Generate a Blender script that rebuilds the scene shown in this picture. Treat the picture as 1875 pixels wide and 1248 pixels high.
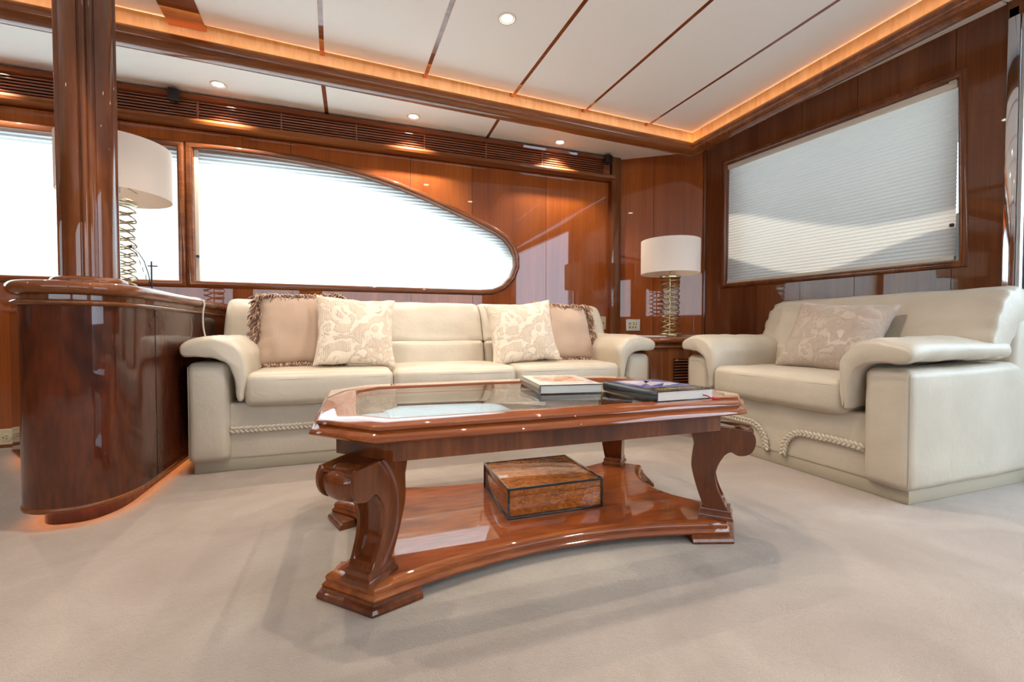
import bpy, bmesh, math, random
from mathutils import Vector, Matrix, noise
R = random.Random(7)
PI = math.pi
S = bpy.context.scene
COL = S.collection
for o in list(bpy.data.objects): bpy.data.objects.remove(o)

# ------------------------------------------------------------------ camera, sky, sun, exposure
F_PX = 810.0
YAW = math.radians(19.5); PITCH = math.atan((624 - 605) / F_PX)
cam = bpy.data.cameras.new('camera'); cam.sensor_width = 36.0; cam.lens = 36.0 * F_PX / 1875.0
cam.clip_start = 0.02
co = bpy.data.objects.new('camera', cam); COL.objects.link(co)
co.location = (0, 0, 0.70); co.rotation_euler = (PI / 2 - PITCH, 0, -YAW)
S.camera = co

W = bpy.data.worlds.new('overcast_sky'); S.world = W; W.use_nodes = True
bg = W.node_tree.nodes['Background']
bg.inputs[0].default_value = (0.60, 0.80, 1.0, 1); bg.inputs[1].default_value = 9.0

sun = bpy.data.lights.new('sun', 'SUN'); sun.energy = 4.4; sun.angle = math.radians(0.6); sun.color = (1, .96, .9)
so = bpy.data.objects.new('sun', sun); COL.objects.link(so)
so.rotation_euler = Vector((-1, 0.0, -math.tan(math.radians(20)))).to_track_quat('-Z', 'Y').to_euler()
so.location = (8, 2, 4)

S.view_settings.view_transform = 'Standard'; S.view_settings.look = 'None'
S.view_settings.exposure = -0.08; S.view_settings.gamma = 1.0
S.view_settings.use_curve_mapping = False
S.cycles.max_bounces = 10; S.cycles.diffuse_bounces = 5; S.cycles.glossy_bounces = 5
S.cycles.transparent_max_bounces = 12; S.cycles.transmission_bounces = 6
S.cycles.caustics_reflective = False; S.cycles.caustics_refractive = False
S.cycles.sample_clamp_indirect = 6.0
S.cycles.use_denoising = True

SPOT_POWER = 56.0
SPOT_COLOR = (1.0, 0.88, 0.74)

# ------------------------------------------------------------------ material helpers
def nt(name):
    m = bpy.data.materials.new(name); m.use_nodes = True
    t = m.node_tree; t.nodes.clear()
    out = t.nodes.new('ShaderNodeOutputMaterial')
    return m, t, out
def nd(t, kind, **kw):
    n = t.nodes.new(kind)
    for k, v in kw.items():
        if k in ('operation', 'blend_type', 'data_type', 'noise_dimensions', 'wave_type', 'bands_direction', 'feature', 'distance'):
            setattr(n, k, v)
    return n
def lk(t, a, b): t.links.new(a, b)
def srgb(r, g, b):
    f = lambda c: (c / 255 / 12.92) if c / 255 <= .04045 else ((c / 255 + .055) / 1.055) ** 2.4
    return (f(r), f(g), f(b), 1)
def ramp(t, fac, stops):
    r = t.nodes.new('ShaderNodeValToRGB'); e = r.color_ramp.elements
    while len(e) > 1: e.remove(e[-1])
    e[0].position = stops[0][0]; e[0].color = stops[0][1]
    for p, c in stops[1:]:
        x = e.new(p); x.color = c
    lk(t, fac, r.inputs[0]); return r.outputs[0]
def coords(t, scale, distort=None):
    tc = t.nodes.new('ShaderNodeTexCoord'); mp = t.nodes.new('ShaderNodeMapping')
    mp.inputs['Scale'].default_value = scale
    lk(t, tc.outputs['Object'], mp.inputs['Vector']); return mp.outputs[0]
def noise_n(t, vec, scale, detail=3, rough=.55, dist=0):
    n = t.nodes.new('ShaderNodeTexNoise'); n.inputs['Scale'].default_value = scale
    n.inputs['Detail'].default_value = detail; n.inputs['Roughness'].default_value = rough
    n.inputs['Distortion'].default_value = dist
    lk(t, vec, n.inputs['Vector']); return n.outputs['Fac']
def mixc(t, a, b, fac, mode='MIX'):
    m = t.nodes.new('ShaderNodeMix'); m.data_type = 'RGBA'; m.blend_type = mode
    for s, v in ((m.inputs['Factor'], fac), (m.inputs[6], a), (m.inputs[7], b)):
        if hasattr(v, 'node'): lk(t, v, s)
        else: s.default_value = v
    return m.outputs[2]
def math_n(t, op, a, b=0.0, c=0.0):
    m = t.nodes.new('ShaderNodeMath'); m.operation = op
    for s, v in zip(m.inputs, (a, b, c)):
        if hasattr(v, 'node'): lk(t, v, s)
        else: s.default_value = v
    return m.outputs[0]
def bump(t, h, strength, dist=.002):
    b = t.nodes.new('ShaderNodeBump'); b.inputs['Strength'].default_value = strength
    b.inputs['Distance'].default_value = dist; lk(t, h, b.inputs['Height']); return b.outputs[0]
def principled(t, out, col, rough=.5, metal=0, coat=0, coat_r=.03, spec=.5, normal=None, sheen=0):
    p = t.nodes.new('ShaderNodeBsdfPrincipled')
    if hasattr(col, 'node'): lk(t, col, p.inputs['Base Color'])
    else: p.inputs['Base Color'].default_value = col
    p.inputs['Roughness'].default_value = rough; p.inputs['Metallic'].default_value = metal
    p.inputs['Coat Weight'].default_value = coat; p.inputs['Coat Roughness'].default_value = coat_r
    p.inputs['Specular IOR Level'].default_value = spec
    p.inputs['Sheen Weight'].default_value = sheen
    if normal is not None: lk(t, normal, p.inputs['Normal'])
    lk(t, p.outputs[0], out.inputs[0]); return p
def plain(name, col, rough=.5, metal=0, coat=0, spec=.5, bmp=0, bscale=300):
    m, t, out = nt(name)
    v = coords(t, (1, 1, 1)); n = noise_n(t, v, bscale, 3)
    c = mixc(t, col, tuple(x * .9 for x in col[:3]) + (1,), n)
    principled(t, out, c, rough, metal, coat, spec=spec, normal=bump(t, n, bmp) if bmp else None)
    return m
def wood(name, dark, mid, light, axis, fig=.5, fine=90, big=2.2, stretch=.05, coat=1.0, rnd=.25, blot=None, coat_r=.02, mirror=False):
    """varnished timber: fibres run along `axis`, slow figure, optional dark burl blotches"""
    m, t, out = nt(name)
    s = [1, 1, 1]; s['XYZ'.index(axis)] = stretch
    oi = t.nodes.new('ShaderNodeObjectInfo')
    tc = t.nodes.new('ShaderNodeTexCoord'); mp = t.nodes.new('ShaderNodeMapping')
    mp.inputs['Scale'].default_value = s
    add = t.nodes.new('ShaderNodeVectorMath'); add.operation = 'ADD'
    cmb = t.nodes.new('ShaderNodeCombineXYZ'); r10 = math_n(t, 'MULTIPLY', oi.outputs['Random'], 7.0)
    for i in range(3): lk(t, r10, cmb.inputs[i])
    src = tc.outputs['Object']
    if mirror:   # book-matched veneer
        ab = t.nodes.new('ShaderNodeVectorMath'); ab.operation = 'ABSOLUTE'; lk(t, src, ab.inputs[0]); src = ab.outputs[0]
    lk(t, src, add.inputs[0]); lk(t, cmb.outputs[0], add.inputs[1])
    lk(t, add.outputs[0], mp.inputs['Vector'])
    v = mp.outputs[0]
    a = noise_n(t, v, fine, 4, .6, .3)
    b = noise_n(t, v, big * 5, 3, .5, 1.2)
    s2 = [1, 1, 1]; s2['XYZ'.index(axis)] = .35
    mp2 = t.nodes.new('ShaderNodeMapping'); mp2.inputs['Scale'].default_value = s2
    lk(t, add.outputs[0], mp2.inputs['Vector'])
    c = noise_n(t, mp2.outputs[0], big, 3, .55, .8)
    f = math_n(t, 'ADD', math_n(t, 'MULTIPLY', a, .32), math_n(t, 'ADD', math_n(t, 'MULTIPLY', b, .68 - fig * .5), math_n(t, 'MULTIPLY', c, fig * .5)))
    col = ramp(t, f, [(.33, dark), (.5, mid), (.66, light)])
    if blot:
        g = noise_n(t, mp2.outputs[0], big * 1.7, 2, .5, 1.6)
        gm = ramp(t, g, [(.52, (0, 0, 0, 1)), (.72, (1, 1, 1, 1))])
        col = mixc(t, col, blot, math_n(t, 'MULTIPLY', gm, .8))
    k = math_n(t, 'MULTIPLY_ADD', oi.outputs['Random'], rnd, 1 - rnd / 2)
    hsv = t.nodes.new('ShaderNodeHueSaturation'); lk(t, k, hsv.inputs['Value']); lk(t, col, hsv.inputs['Color'])
    principled(t, out, hsv.outputs[0], .55, 0, coat, coat_r, spec=.15)
    return m

M = {}
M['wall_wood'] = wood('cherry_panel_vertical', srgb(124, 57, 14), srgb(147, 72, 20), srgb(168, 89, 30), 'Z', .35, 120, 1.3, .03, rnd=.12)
M['wall_wood_shaded'] = wood('cherry_panel_shaded', srgb(88, 44, 19), srgb(108, 58, 28), srgb(128, 74, 40), 'Z', .35, 120, 1.3, .03, rnd=.28)  # same veneer as the back wall, its weaker light put into darker colours
M['trim_x'] = wood('mahogany_trim', srgb(84, 41, 16), srgb(114, 60, 23), srgb(144, 82, 36), 'X', .3, 110, 2.0, .03, rnd=.05)
M['trim_z'] = wood('mahogany_trim_vertical', srgb(82, 41, 17), srgb(110, 58, 25), srgb(138, 80, 38), 'Z', .3, 110, 2.0, .03, rnd=.05)
M['burl'] = wood('burl_walnut', srgb(46, 15, 4), srgb(68, 26, 7), srgb(94, 40, 12), 'Z', .8, 60, 2.8, .2, rnd=.05, blot=srgb(28, 8, 4), mirror=True)
M['table_x'] = wood('table_walnut_lengthwise', srgb(98, 43, 13), srgb(128, 62, 20), srgb(156, 85, 34), 'X', .6, 80, 3.0, .06, rnd=.05)
M['table_burl'] = wood('table_burl', srgb(96, 38, 9), srgb(132, 60, 17), srgb(164, 84, 30), 'X', .9, 60, 3.2, .2, rnd=.05, blot=srgb(84, 32, 14))
M['table_z'] = wood('table_leg_wood', srgb(74, 32, 10), srgb(100, 47, 15), srgb(130, 68, 25), 'Z', .8, 70, 3.5, .12, rnd=.05, blot=srgb(62, 26, 12))
M['grille_wood'] = wood('grille_wood', srgb(96, 48, 26), srgb(124, 66, 38), srgb(148, 86, 54), 'X', .3, 110, 2.0, .03, rnd=.05)
M['cove_wood'] = wood('cove_wood', srgb(206, 160, 116), srgb(222, 180, 136), srgb(234, 198, 158), 'Z', .3, 60, 3.0, .2, rnd=.0)
M['box_wood'] = wood('birdseye_box', srgb(120, 56, 16), srgb(164, 90, 32), srgb(196, 120, 52), 'X', .2, 90, 22, .6, rnd=.02, blot=srgb(96, 44, 16))
M['dark'] = plain('dark_recess', srgb(22, 14, 10), .8)
M['black'] = plain('black_lacquer', srgb(16, 12, 10), .25, coat=1)
M['black_plastic'] = plain('black_plastic', srgb(34, 34, 34), .5)
M['headliner'] = plain('headliner', srgb(249, 246, 241), .7, bmp=.1, bscale=500)
M['brass'] = plain('antique_brass', srgb(196, 180, 140), .28, metal=1)
M['chrome'] = plain('chrome', srgb(225, 226, 230), .06, metal=1)
M['steel_dark'] = plain('dark_wire', srgb(60, 54, 48), .35, metal=1)
M['shade'] = None
M['ivory'] = plain('ivory_plastic', srgb(214, 198, 160), .4)
M['silver_plastic'] = plain('silver_plastic', srgb(190, 184, 176), .35, metal=.3)
M['white_cord'] = plain('white_cord', srgb(222, 214, 200), .5)
M['cream_rail'] = plain('cream_rail', srgb(226, 214, 196), .5)
M['paper'] = plain('page_block', srgb(222, 216, 206), .8, bmp=.3, bscale=900)
M['white_gloss'] = plain('white_cover', srgb(232, 228, 222), .15, coat=.6)
M['magazine'] = plain('magazine_paper', srgb(206, 198, 188), .3, coat=.4)
M['black_cover'] = plain('black_cover', srgb(26, 24, 28), .2, coat=.6)
M['red'] = plain('red_ribbon', srgb(190, 30, 40), .5)
M['gold'] = plain('gold_foil', srgb(196, 168, 96), .35, metal=1)
M['sail'] = plain('sail_print', srgb(222, 210, 220), .2, coat=.6)
M['deck'] = plain('weathered_teak', srgb(120, 112, 104), .7)
M['tinted'] = plain('tinted_glass', srgb(44, 62, 78), .03, coat=1, spec=1)

def emis(name, col, st):
    m, t, out = nt(name); e = t.nodes.new('ShaderNodeEmission')
    e.inputs[0].default_value = col; e.inputs[1].default_value = st
    lk(t, e.outputs[0], out.inputs[0]); return m
M['lamp_on'] = emis('lit_bulb', (1, .9, .76, 1), 22)
M['rope'] = emis('rope_light', (1, .62, .28, 1), 34)
M['rope_low'] = emis('rope_light_low', (1, .36, .10, 1), 20)
M['lcd'] = emis('lcd', (.5, .85, .1, 1), 1.2)

def mat_leather():
    m, t, out = nt('cream_leather')
    v = coords(t, (1, 1, 1)); n = noise_n(t, v, 260, 3); b = noise_n(t, v, 5, 3)
    w = noise_n(t, v, 16, 3, .5, 1.5)
    c = ramp(t, b, [(.3, srgb(184, 171, 152)), (.7, srgb(195, 183, 164))])
    h = math_n(t, 'ADD', math_n(t, 'MULTIPLY', n, .12), math_n(t, 'MULTIPLY', w, 1.0))
    principled(t, out, c, .42, spec=.45, normal=bump(t, h, .25, .006)); return m
M['leather'] = mat_leather()
M['plinth'] = plain('plinth_leather', srgb(170, 158, 136), .5)
def mat_carpet():
    m, t, out = nt('cut_pile_carpet')
    v = coords(t, (1, 1, 1))
    a = noise_n(t, v, 260, 2, .7); b = noise_n(t, v, 2.6, 4, .6, .6); d = noise_n(t, v, 60, 3)
    c = ramp(t, b, [(.35, srgb(154, 139, 127)), (.55, srgb(165, 150, 138)), (.7, srgb(173, 159, 146))])
    c = mixc(t, c, srgb(150, 134, 118), math_n(t, 'MULTIPLY', ramp(t, a, [(.3, (1, 1, 1, 1)), (.55, (0, 0, 0, 1))]), .5))
    h = math_n(t, 'ADD', a, math_n(t, 'MULTIPLY', d, .8))
    principled(t, out, c, .95, spec=.1, normal=bump(t, h, .7, .006), sheen=.2); return m
M['carpet'] = mat_carpet()
def mat_linen(name, c1, c2):
    m, t, out = nt(name)
    v = coords(t, (1, 1, 1))
    w1 = t.nodes.new('ShaderNodeTexWave'); w1.bands_direction = 'X'; w1.inputs['Scale'].default_value = 90; w1.inputs['Distortion'].default_value = 1; lk(t, v, w1.inputs[0])
    w2 = t.nodes.new('ShaderNodeTexWave'); w2.bands_direction = 'Z'; w2.inputs['Scale'].default_value = 90; w2.inputs['Distortion'].default_value = 1; lk(t, v, w2.inputs[0])
    h = math_n(t, 'MULTIPLY', w1.outputs['Fac'], w2.outputs['Fac'])
    c = mixc(t, c1, c2, h)
    principled(t, out, c, .85, spec=.2, normal=bump(t, h, .3, .002), sheen=.3); return m
M['linen'] = mat_linen('tan_linen', srgb(190, 162, 140), srgb(176, 148, 126))
def mat_damask(name, c1, c2, scale=11, rough=.7, ribs=34, amt=.6):
    """raised velvet shapes: ribbed organic blobs over a smooth ground"""
    m, t, out = nt(name)
    v = coords(t, (1, 1, 1))
    n = noise_n(t, v, scale, 2, .5, 1.8)
    mask = ramp(t, n, [(.47, (0, 0, 0, 1)), (.5, (1, 1, 1, 1))])
    rib = t.nodes.new('ShaderNodeTexWave'); rib.inputs['Scale'].default_value = ribs; rib.inputs['Distortion'].default_value = 9
    rib.inputs['Detail'].default_value = 2; rib.inputs['Detail Scale'].default_value = .4; lk(t, v, rib.inputs[0])
    edge = ramp(t, n, [(.44, (0, 0, 0, 1)), (.485, (1, 1, 1, 1)), (.53, (0, 0, 0, 1))])
    rr = math_n(t, 'MULTIPLY', mask, rib.outputs['Fac'])
    c = mixc(t, c1, c2, math_n(t, 'MULTIPLY', math_n(t, 'ADD', math_n(t, 'MULTIPLY', mask, .35), math_n(t, 'MULTIPLY', rr, .65)), amt))
    c = mixc(t, c, tuple(x * .8 for x in c2[:3]) + (1,), math_n(t, 'MULTIPLY', edge, .4))
    h = math_n(t, 'ADD', rr, math_n(t, 'MULTIPLY', mask, .6))
    principled(t, out, c, rough, spec=.25, normal=bump(t, h, .55, .004), sheen=.25); return m
M['damask'] = mat_damask('embossed_velvet', srgb(222, 206, 186), srgb(194, 170, 144))
M['silk'] = mat_damask('taupe_silk', srgb(186, 168, 152), srgb(178, 160, 144), 16, .42, 60, .3)
def mat_fringe():
    m, t, out = nt('fringe_yarn')
    g = t.nodes.new('ShaderNodeNewGeometry')
    c = ramp(t, g.outputs['Random Per Island'], [(0, srgb(96, 66, 52)), (.4, srgb(140, 100, 78)), (.7, srgb(196, 152, 116)), (1, srgb(226, 196, 168))])
    principled(t, out, c, .5, spec=.4, sheen=.3); return m
M['fringe'] = mat_fringe()
def mat_blind(name, col, fac, pitch):
    m, t, out = nt(name)
    d = t.nodes.new('ShaderNodeBsdfDiffuse'); tr = t.nodes.new('ShaderNodeBsdfTranslucent'); mx = t.nodes.new('ShaderNodeMixShader')
    d.inputs[0].default_value = col; tr.inputs[0].default_value = col
    mx.inputs[0].default_value = fac
    lk(t, d.outputs[0], mx.inputs[1]); lk(t, tr.outputs[0], mx.inputs[2]); lk(t, mx.outputs[0], out.inputs[0]); return m
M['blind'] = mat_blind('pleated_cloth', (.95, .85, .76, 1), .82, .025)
M['blind_shaded'] = mat_blind('pleated_cloth_shaded', (.62, .52, .45, 1), .54, .025)  # same white cloth, with the overhang's shade put into a darker colour
M['shade'] = mat_blind('drum_linen', (.95, .86, .77, 1), .3, 1)
def mat_glass():
    m, t, out = nt('clear_glass')
    geo = t.nodes.new('ShaderNodeNewGeometry')
    ior = math_n(t, 'MULTIPLY_ADD', geo.outputs['Backfacing'], 1 / 1.5 - 1.5, 1.5)
    fr = t.nodes.new('ShaderNodeFresnel'); lk(t, ior, fr.inputs[0])
    tr = t.nodes.new('ShaderNodeBsdfTransparent'); tr.inputs[0].default_value = (.93, .97, .955, 1)
    gl = t.nodes.new('ShaderNodeBsdfGlossy'); gl.inputs['Roughness'].default_value = 0.0
    mx = t.nodes.new('ShaderNodeMixShader'); lk(t, fr.outputs[0], mx.inputs[0])
    lk(t, tr.outputs[0], mx.inputs[1]); lk(t, gl.outputs[0], mx.inputs[2]); lk(t, mx.outputs[0], out.inputs[0]); return m
M['glass'] = mat_glass()
def mat_print(name, stops, scale):
    m, t, out = nt(name); v = coords(t, (1, 1, 1)); n = noise_n(t, v, scale, 4, .7, .8)
    principled(t, out, ramp(t, n, stops), .15, coat=.6); return m
M['cover_photo'] = mat_print('cover_photo', [(.35, srgb(120, 52, 20)), (.47, srgb(196, 110, 60)), (.58, srgb(230, 190, 150)), (.7, srgb(240, 226, 206))], 22)
M['cover_sea'] = mat_print('cover_sea', [(.3, srgb(40, 60, 130)), (.6, srgb(84, 110, 180)), (.8, srgb(120, 140, 196))], 8)

# ------------------------------------------------------------------ geometry helpers
class MB:
    def __init__(s): s.v = []; s.f = []
    def add(s, vs, fs):
        o = len(s.v); s.v += [tuple(p) for p in vs]; s.f += [tuple(i + o for i in f) for f in fs]; return s
    def join(s, b): return s.add(b.v, b.f)
    def box(s, x0, x1, y0, y1, z0, z1, b=0.0, seg=2):
        if b <= 0:
            return s.add([(x0, y0, z0), (x1, y0, z0), (x1, y1, z0), (x0, y1, z0), (x0, y0, z1), (x1, y0, z1), (x1, y1, z1), (x0, y1, z1)],
                         [(0, 3, 2, 1), (4, 5, 6, 7), (0, 1, 5, 4), (1, 2, 6, 5), (2, 3, 7, 6), (3, 0, 4, 7)])
        bm = bmesh.new(); bmesh.ops.create_cube(bm, size=1)
        for v in bm.verts:
            v.co = ((x0 + x1) / 2 + v.co.x * (x1 - x0), (y0 + y1) / 2 + v.co.y * (y1 - y0), (z0 + z1) / 2 + v.co.z * (z1 - z0))
        bmesh.ops.bevel(bm, geom=bm.edges[:], offset=b, segments=seg, profile=.5, affect='EDGES')
        bm.verts.index_update()
        s.add([v.co[:] for v in bm.verts], [[v.index for v in f.verts] for f in bm.faces]); bm.free(); return s
    def loft(s, rings, closed=True, cap0=False, cap1=False, loop=False):
        n = len(rings[0]); vs = [p for r in rings for p in r]; fs = []
        m = len(rings)
        for i in range(m if loop else m - 1):
            j = (i + 1) % m
            for k in range(n if closed else n - 1):
                l = (k + 1) % n
                fs.append((i * n + k, i * n + l, j * n + l, j * n + k))
        if cap0: fs.append(tuple(range(n - 1, -1, -1)))
        if cap1: fs.append(tuple((m - 1) * n + k for k in range(n)))
        return s.add(vs, fs)
    def tube(s, path, r, n=6, loop=False):
        P = [Vector(p) for p in path]; rings = []; m = len(P)
        up = Vector((0, 0, 1)); prev = None
        for i in range(m):
            a = P[(i - 1) % m] if (loop or i > 0) else P[i]; b = P[(i + 1) % m] if (loop or i < m - 1) else P[i]
            t = (b - a).normalized()
            if prev is None:
                x = t.cross(up if abs(t.z) < .95 else Vector((1, 0, 0))).normalized()
            else: x = (prev - t * prev.dot(t)).normalized()
            prev = x; y = t.cross(x)
            rr = r[i] if isinstance(r, (list, tuple)) else r
            rings.append([P[i] + (x * math.cos(2 * PI * k / n) + y * math.sin(2 * PI * k / n)) * rr for k in range(n)])
        return s.loft(rings, True, not loop, not loop, loop)
    def lathe(s, prof, n=32, c=(0, 0, 0), cap=True):
        rings = [[(c[0] + r * math.cos(2 * PI * k / n), c[1] + r * math.sin(2 * PI * k / n), c[2] + z) for k in range(n)] for r, z in prof]
        return s.loft(rings, True, cap, cap)
    def xf(s, fn): s.v = [tuple(fn(*p)) for p in s.v]; return s
def plan_sweep(path, prof, closed=True, prof_closed=True, map3=None, cap=True):
    """sweep profile (o,h) along a flat path (a,b) with mitred corners; o is measured to the LEFT of the path"""
    n = len(path); mb = MB(); rings = []
    P = [Vector((p[0], p[1])) for p in path]
    for i in range(n):
        a = P[(i - 1) % n] if closed or i > 0 else None; b = P[(i + 1) % n] if closed or i < n - 1 else None
        d1 = (P[i] - a).normalized() if a is not None else None; d2 = (b - P[i]).normalized() if b is not None else None
        if d1 is None: d1 = d2
        if d2 is None: d2 = d1
        n1 = Vector((-d1.y, d1.x)); n2 = Vector((-d2.y, d2.x)); m = (n1 + n2)
        m = m / max(.2, (1 + n1.dot(n2)))
        rings.append([(P[i].x + m.x * o, P[i].y + m.y * o, h) for o, h in prof])
    mb.loft(rings, prof_closed, cap and not closed and prof_closed, cap and not closed and prof_closed, closed)
    if map3: mb.xf(map3)
    return mb
def octagon(hx, hy, c, cx=0, cy=0):   # counter-clockwise
    return [(cx + x, cy + y) for x, y in ((hx - c, -hy), (hx, -hy + c), (hx, hy - c), (hx - c, hy), (-hx + c, hy), (-hx, hy - c), (-hx, -hy + c), (-hx + c, -hy))]
def spline(pts, sub=6, closed=True):
    out = []; n = len(pts)
    for i in range(n if closed else n - 1):
        p = [Vector(pts[(i + k) % n] if closed else pts[min(max(i + k, 0), n - 1)]) for k in (-1, 0, 1, 2)]
        for j in range(sub):
            t = j / sub
            q = .5 * ((2 * p[1]) + (p[2] - p[0]) * t + (2 * p[0] - 5 * p[1] + 4 * p[2] - p[3]) * t * t + (3 * p[1] - p[0] - 3 * p[2] + p[3]) * t ** 3)
            out.append(tuple(q))
    if not closed: out.append(tuple(pts[-1]))
    return out
def soft_box(sx, sy, sz, r, n=(10, 8, 4), bulge=(0, 0, 0), wr=0.0, seed=0):
    """cushion: box with rounded edges and crowned faces, centred at the origin"""
    hx, hy, hz = sx / 2, sy / 2, sz / 2
    def ts(h, k):
        e = [-h, -h + r * .12, -h + r * .35, -h + r * .65, -h + r]
        mid = [(-h + r) + (2 * h - 2 * r) * i / k for i in range(1, k)]
        return e + mid + [-x for x in reversed(e)]
    T = [ts(hx, n[0]), ts(hy, n[1]), ts(hz, n[2])]; H = (hx, hy, hz)
    idx = {}; vs = []; fs = []
    def vid(p):
        k = tuple(round(c, 6) for c in p)
        if k not in idx:
            idx[k] = len(vs)
            q = Vector([max(-(H[i] - r), min(H[i] - r, p[i])) for i in range(3)]); d = Vector(p) - q
            w = q + d.normalized() * r if d.length > 1e-9 else q
            u = [p[i] / H[i] for i in range(3)]
            fa = lambda i: (1 - u[i] ** 2) if abs(u[i]) < 1 else 0
            for i in range(3):
                j, l = (i + 1) % 3, (i + 2) % 3
                w[i] += bulge[i] * (math.sqrt(max(0, fa(j) * fa(l)))) * max(-1, min(1, u[i]))
            if wr:
                nn = noise.noise(Vector(p) * 9 + Vector((seed, 0, 0))) * wr
                w = w + (d.normalized() if d.length > 1e-9 else Vector((0, 0, 1))) * nn
            vs.append(tuple(w))
        return idx[k]
    for ax in range(3):
        b, c = (ax + 1) % 3, (ax + 2) % 3
        for sg in (-1, 1):
            for i in range(len(T[b]) - 1):
                for j in range(len(T[c]) - 1):
                    q = []
                    for (ii, jj) in ((i, j), (i + 1, j), (i + 1, j + 1), (i, j + 1)):
                        p = [0, 0, 0]; p[ax] = sg * H[ax]; p[b] = T[b][ii]; p[c] = T[c][jj]; q.append(vid(p))
                    fs.append(tuple(q if sg > 0 else q[::-1]))
    mb = MB(); mb.add(vs, fs); return mb
def at(mb, x, y, z): return mb.xf(lambda a, b, c: (a + x, b + y, c + z))
def pad(outline, c0, c1, r, nmid=10, wr=0.0, ends=(1, 1), seed=0, ruffle=0.0, lim=.018):
    """rounded-end extrusion of a closed outline (a,b) along c; returns (a,b,c) coordinates"""
    O = [Vector(p) for p in outline]; n = len(O)
    area = sum(O[i].x * O[(i + 1) % n].y - O[(i + 1) % n].x * O[i].y for i in range(n))
    sg = 1 if area > 0 else -1
    N = []
    for i in range(n):
        d = (O[(i + 1) % n] - O[i - 1]).normalized(); N.append(Vector((d.y, -d.x)) * sg)
    st = [(c0 + r * (1 - math.cos(k / 5 * PI / 2)), r * (1 - math.sin(k / 5 * PI / 2))) for k in range(5)]
    if not ends[0]: st = [(c0, 0)]
    mid = [(c0 + r + (c1 - c0 - 2 * r) * i / nmid, 0) for i in range(nmid + 1)]
    en = [(c1 - r * (1 - math.cos(k / 5 * PI / 2)), r * (1 - math.sin(k / 5 * PI / 2))) for k in range(4, -1, -1)]
    if not ends[1]: en = [(c1, 0)]
    rings = []
    for c, ins in st + mid + en:
        rg = []
        for i in range(n):
            p = O[i] - N[i] * min(ins / r, 1) * lim
            if wr:
                w = noise.noise(Vector((p.x * 11 + seed, p.y * 11, c * 9))) + .5 * noise.noise(Vector((p.x * 30, p.y * 30 + seed, c * 24)))
                p = p + N[i] * w * wr
            if ruffle:
                e = max(0, 1 - min(abs(c - c0), abs(c - c1)) / .07)
                p = p + N[i] * ruffle * e * math.sin(i * 1.9 + seed)
            rg.append((p.x, p.y, c))
        rings.append(rg)
    mb = MB(); mb.loft(rings, True, True, True); return mb

def mesh(name, mb, mat, sm=38):
    me = bpy.data.meshes.new(name)
    me.from_pydata([tuple(v) for v in mb.v], [], mb.f)
    bm = bmesh.new(); bm.from_mesh(me)
    bmesh.ops.recalc_face_normals(bm, faces=bm.faces[:])
    bm.to_mesh(me); bm.free()
    me.materials.append(M[mat] if isinstance(mat, str) else mat)
    me.shade_smooth()
    if sm < 180: me.set_sharp_from_angle(angle=math.radians(sm))
    return me
def obj(name, mb, mat, parent=None, sm=38, loc=None):
    me = mb if isinstance(mb, bpy.types.Mesh) else mesh(name, mb, mat, sm)
    o = bpy.data.objects.new(name, me); COL.objects.link(o)
    if parent is not None: o.parent = parent
    if loc is not None: o.location = loc
    return o
def thing(name, label, cat, loc=(0, 0, 0), rotz=0, group=None):
    o = bpy.data.objects.new(name, None); COL.objects.link(o); o.empty_display_size = .1
    o.location = loc; o.rotation_euler = (0, 0, rotz); o['label'] = label; o['category'] = cat
    if group: o['group'] = group
    return o
def tag(o, label, cat, group=None):
    o['label'] = label; o['category'] = cat
    if group: o['group'] = group
    return o
def struct(name, mb, mat, sm=38):
    o = obj(name, mb, mat, None, sm); o['kind'] = 'structure'; return o
def struct_root(name, loc=(0, 0, 0)):
    o = bpy.data.objects.new(name, None); COL.objects.link(o); o['kind'] = 'structure'; o.location = loc; return o
def copy_tree(o, parent=None):
    c = o.copy(); COL.objects.link(c)
    if parent is not None: c.parent = parent
    for ch in list(o.children): copy_tree(ch, c)
    return c

# ------------------------------------------------------------------ room shell
XL, YF = -4.2, -2.3          # far left bulkhead, opposite side of the saloon
YB = 3.5
fl = MB(); fl.box(XL - .1, 3.2, YF - .1, YB + .1, -.06, 0.0)
struct('floor', fl, 'carpet')

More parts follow.
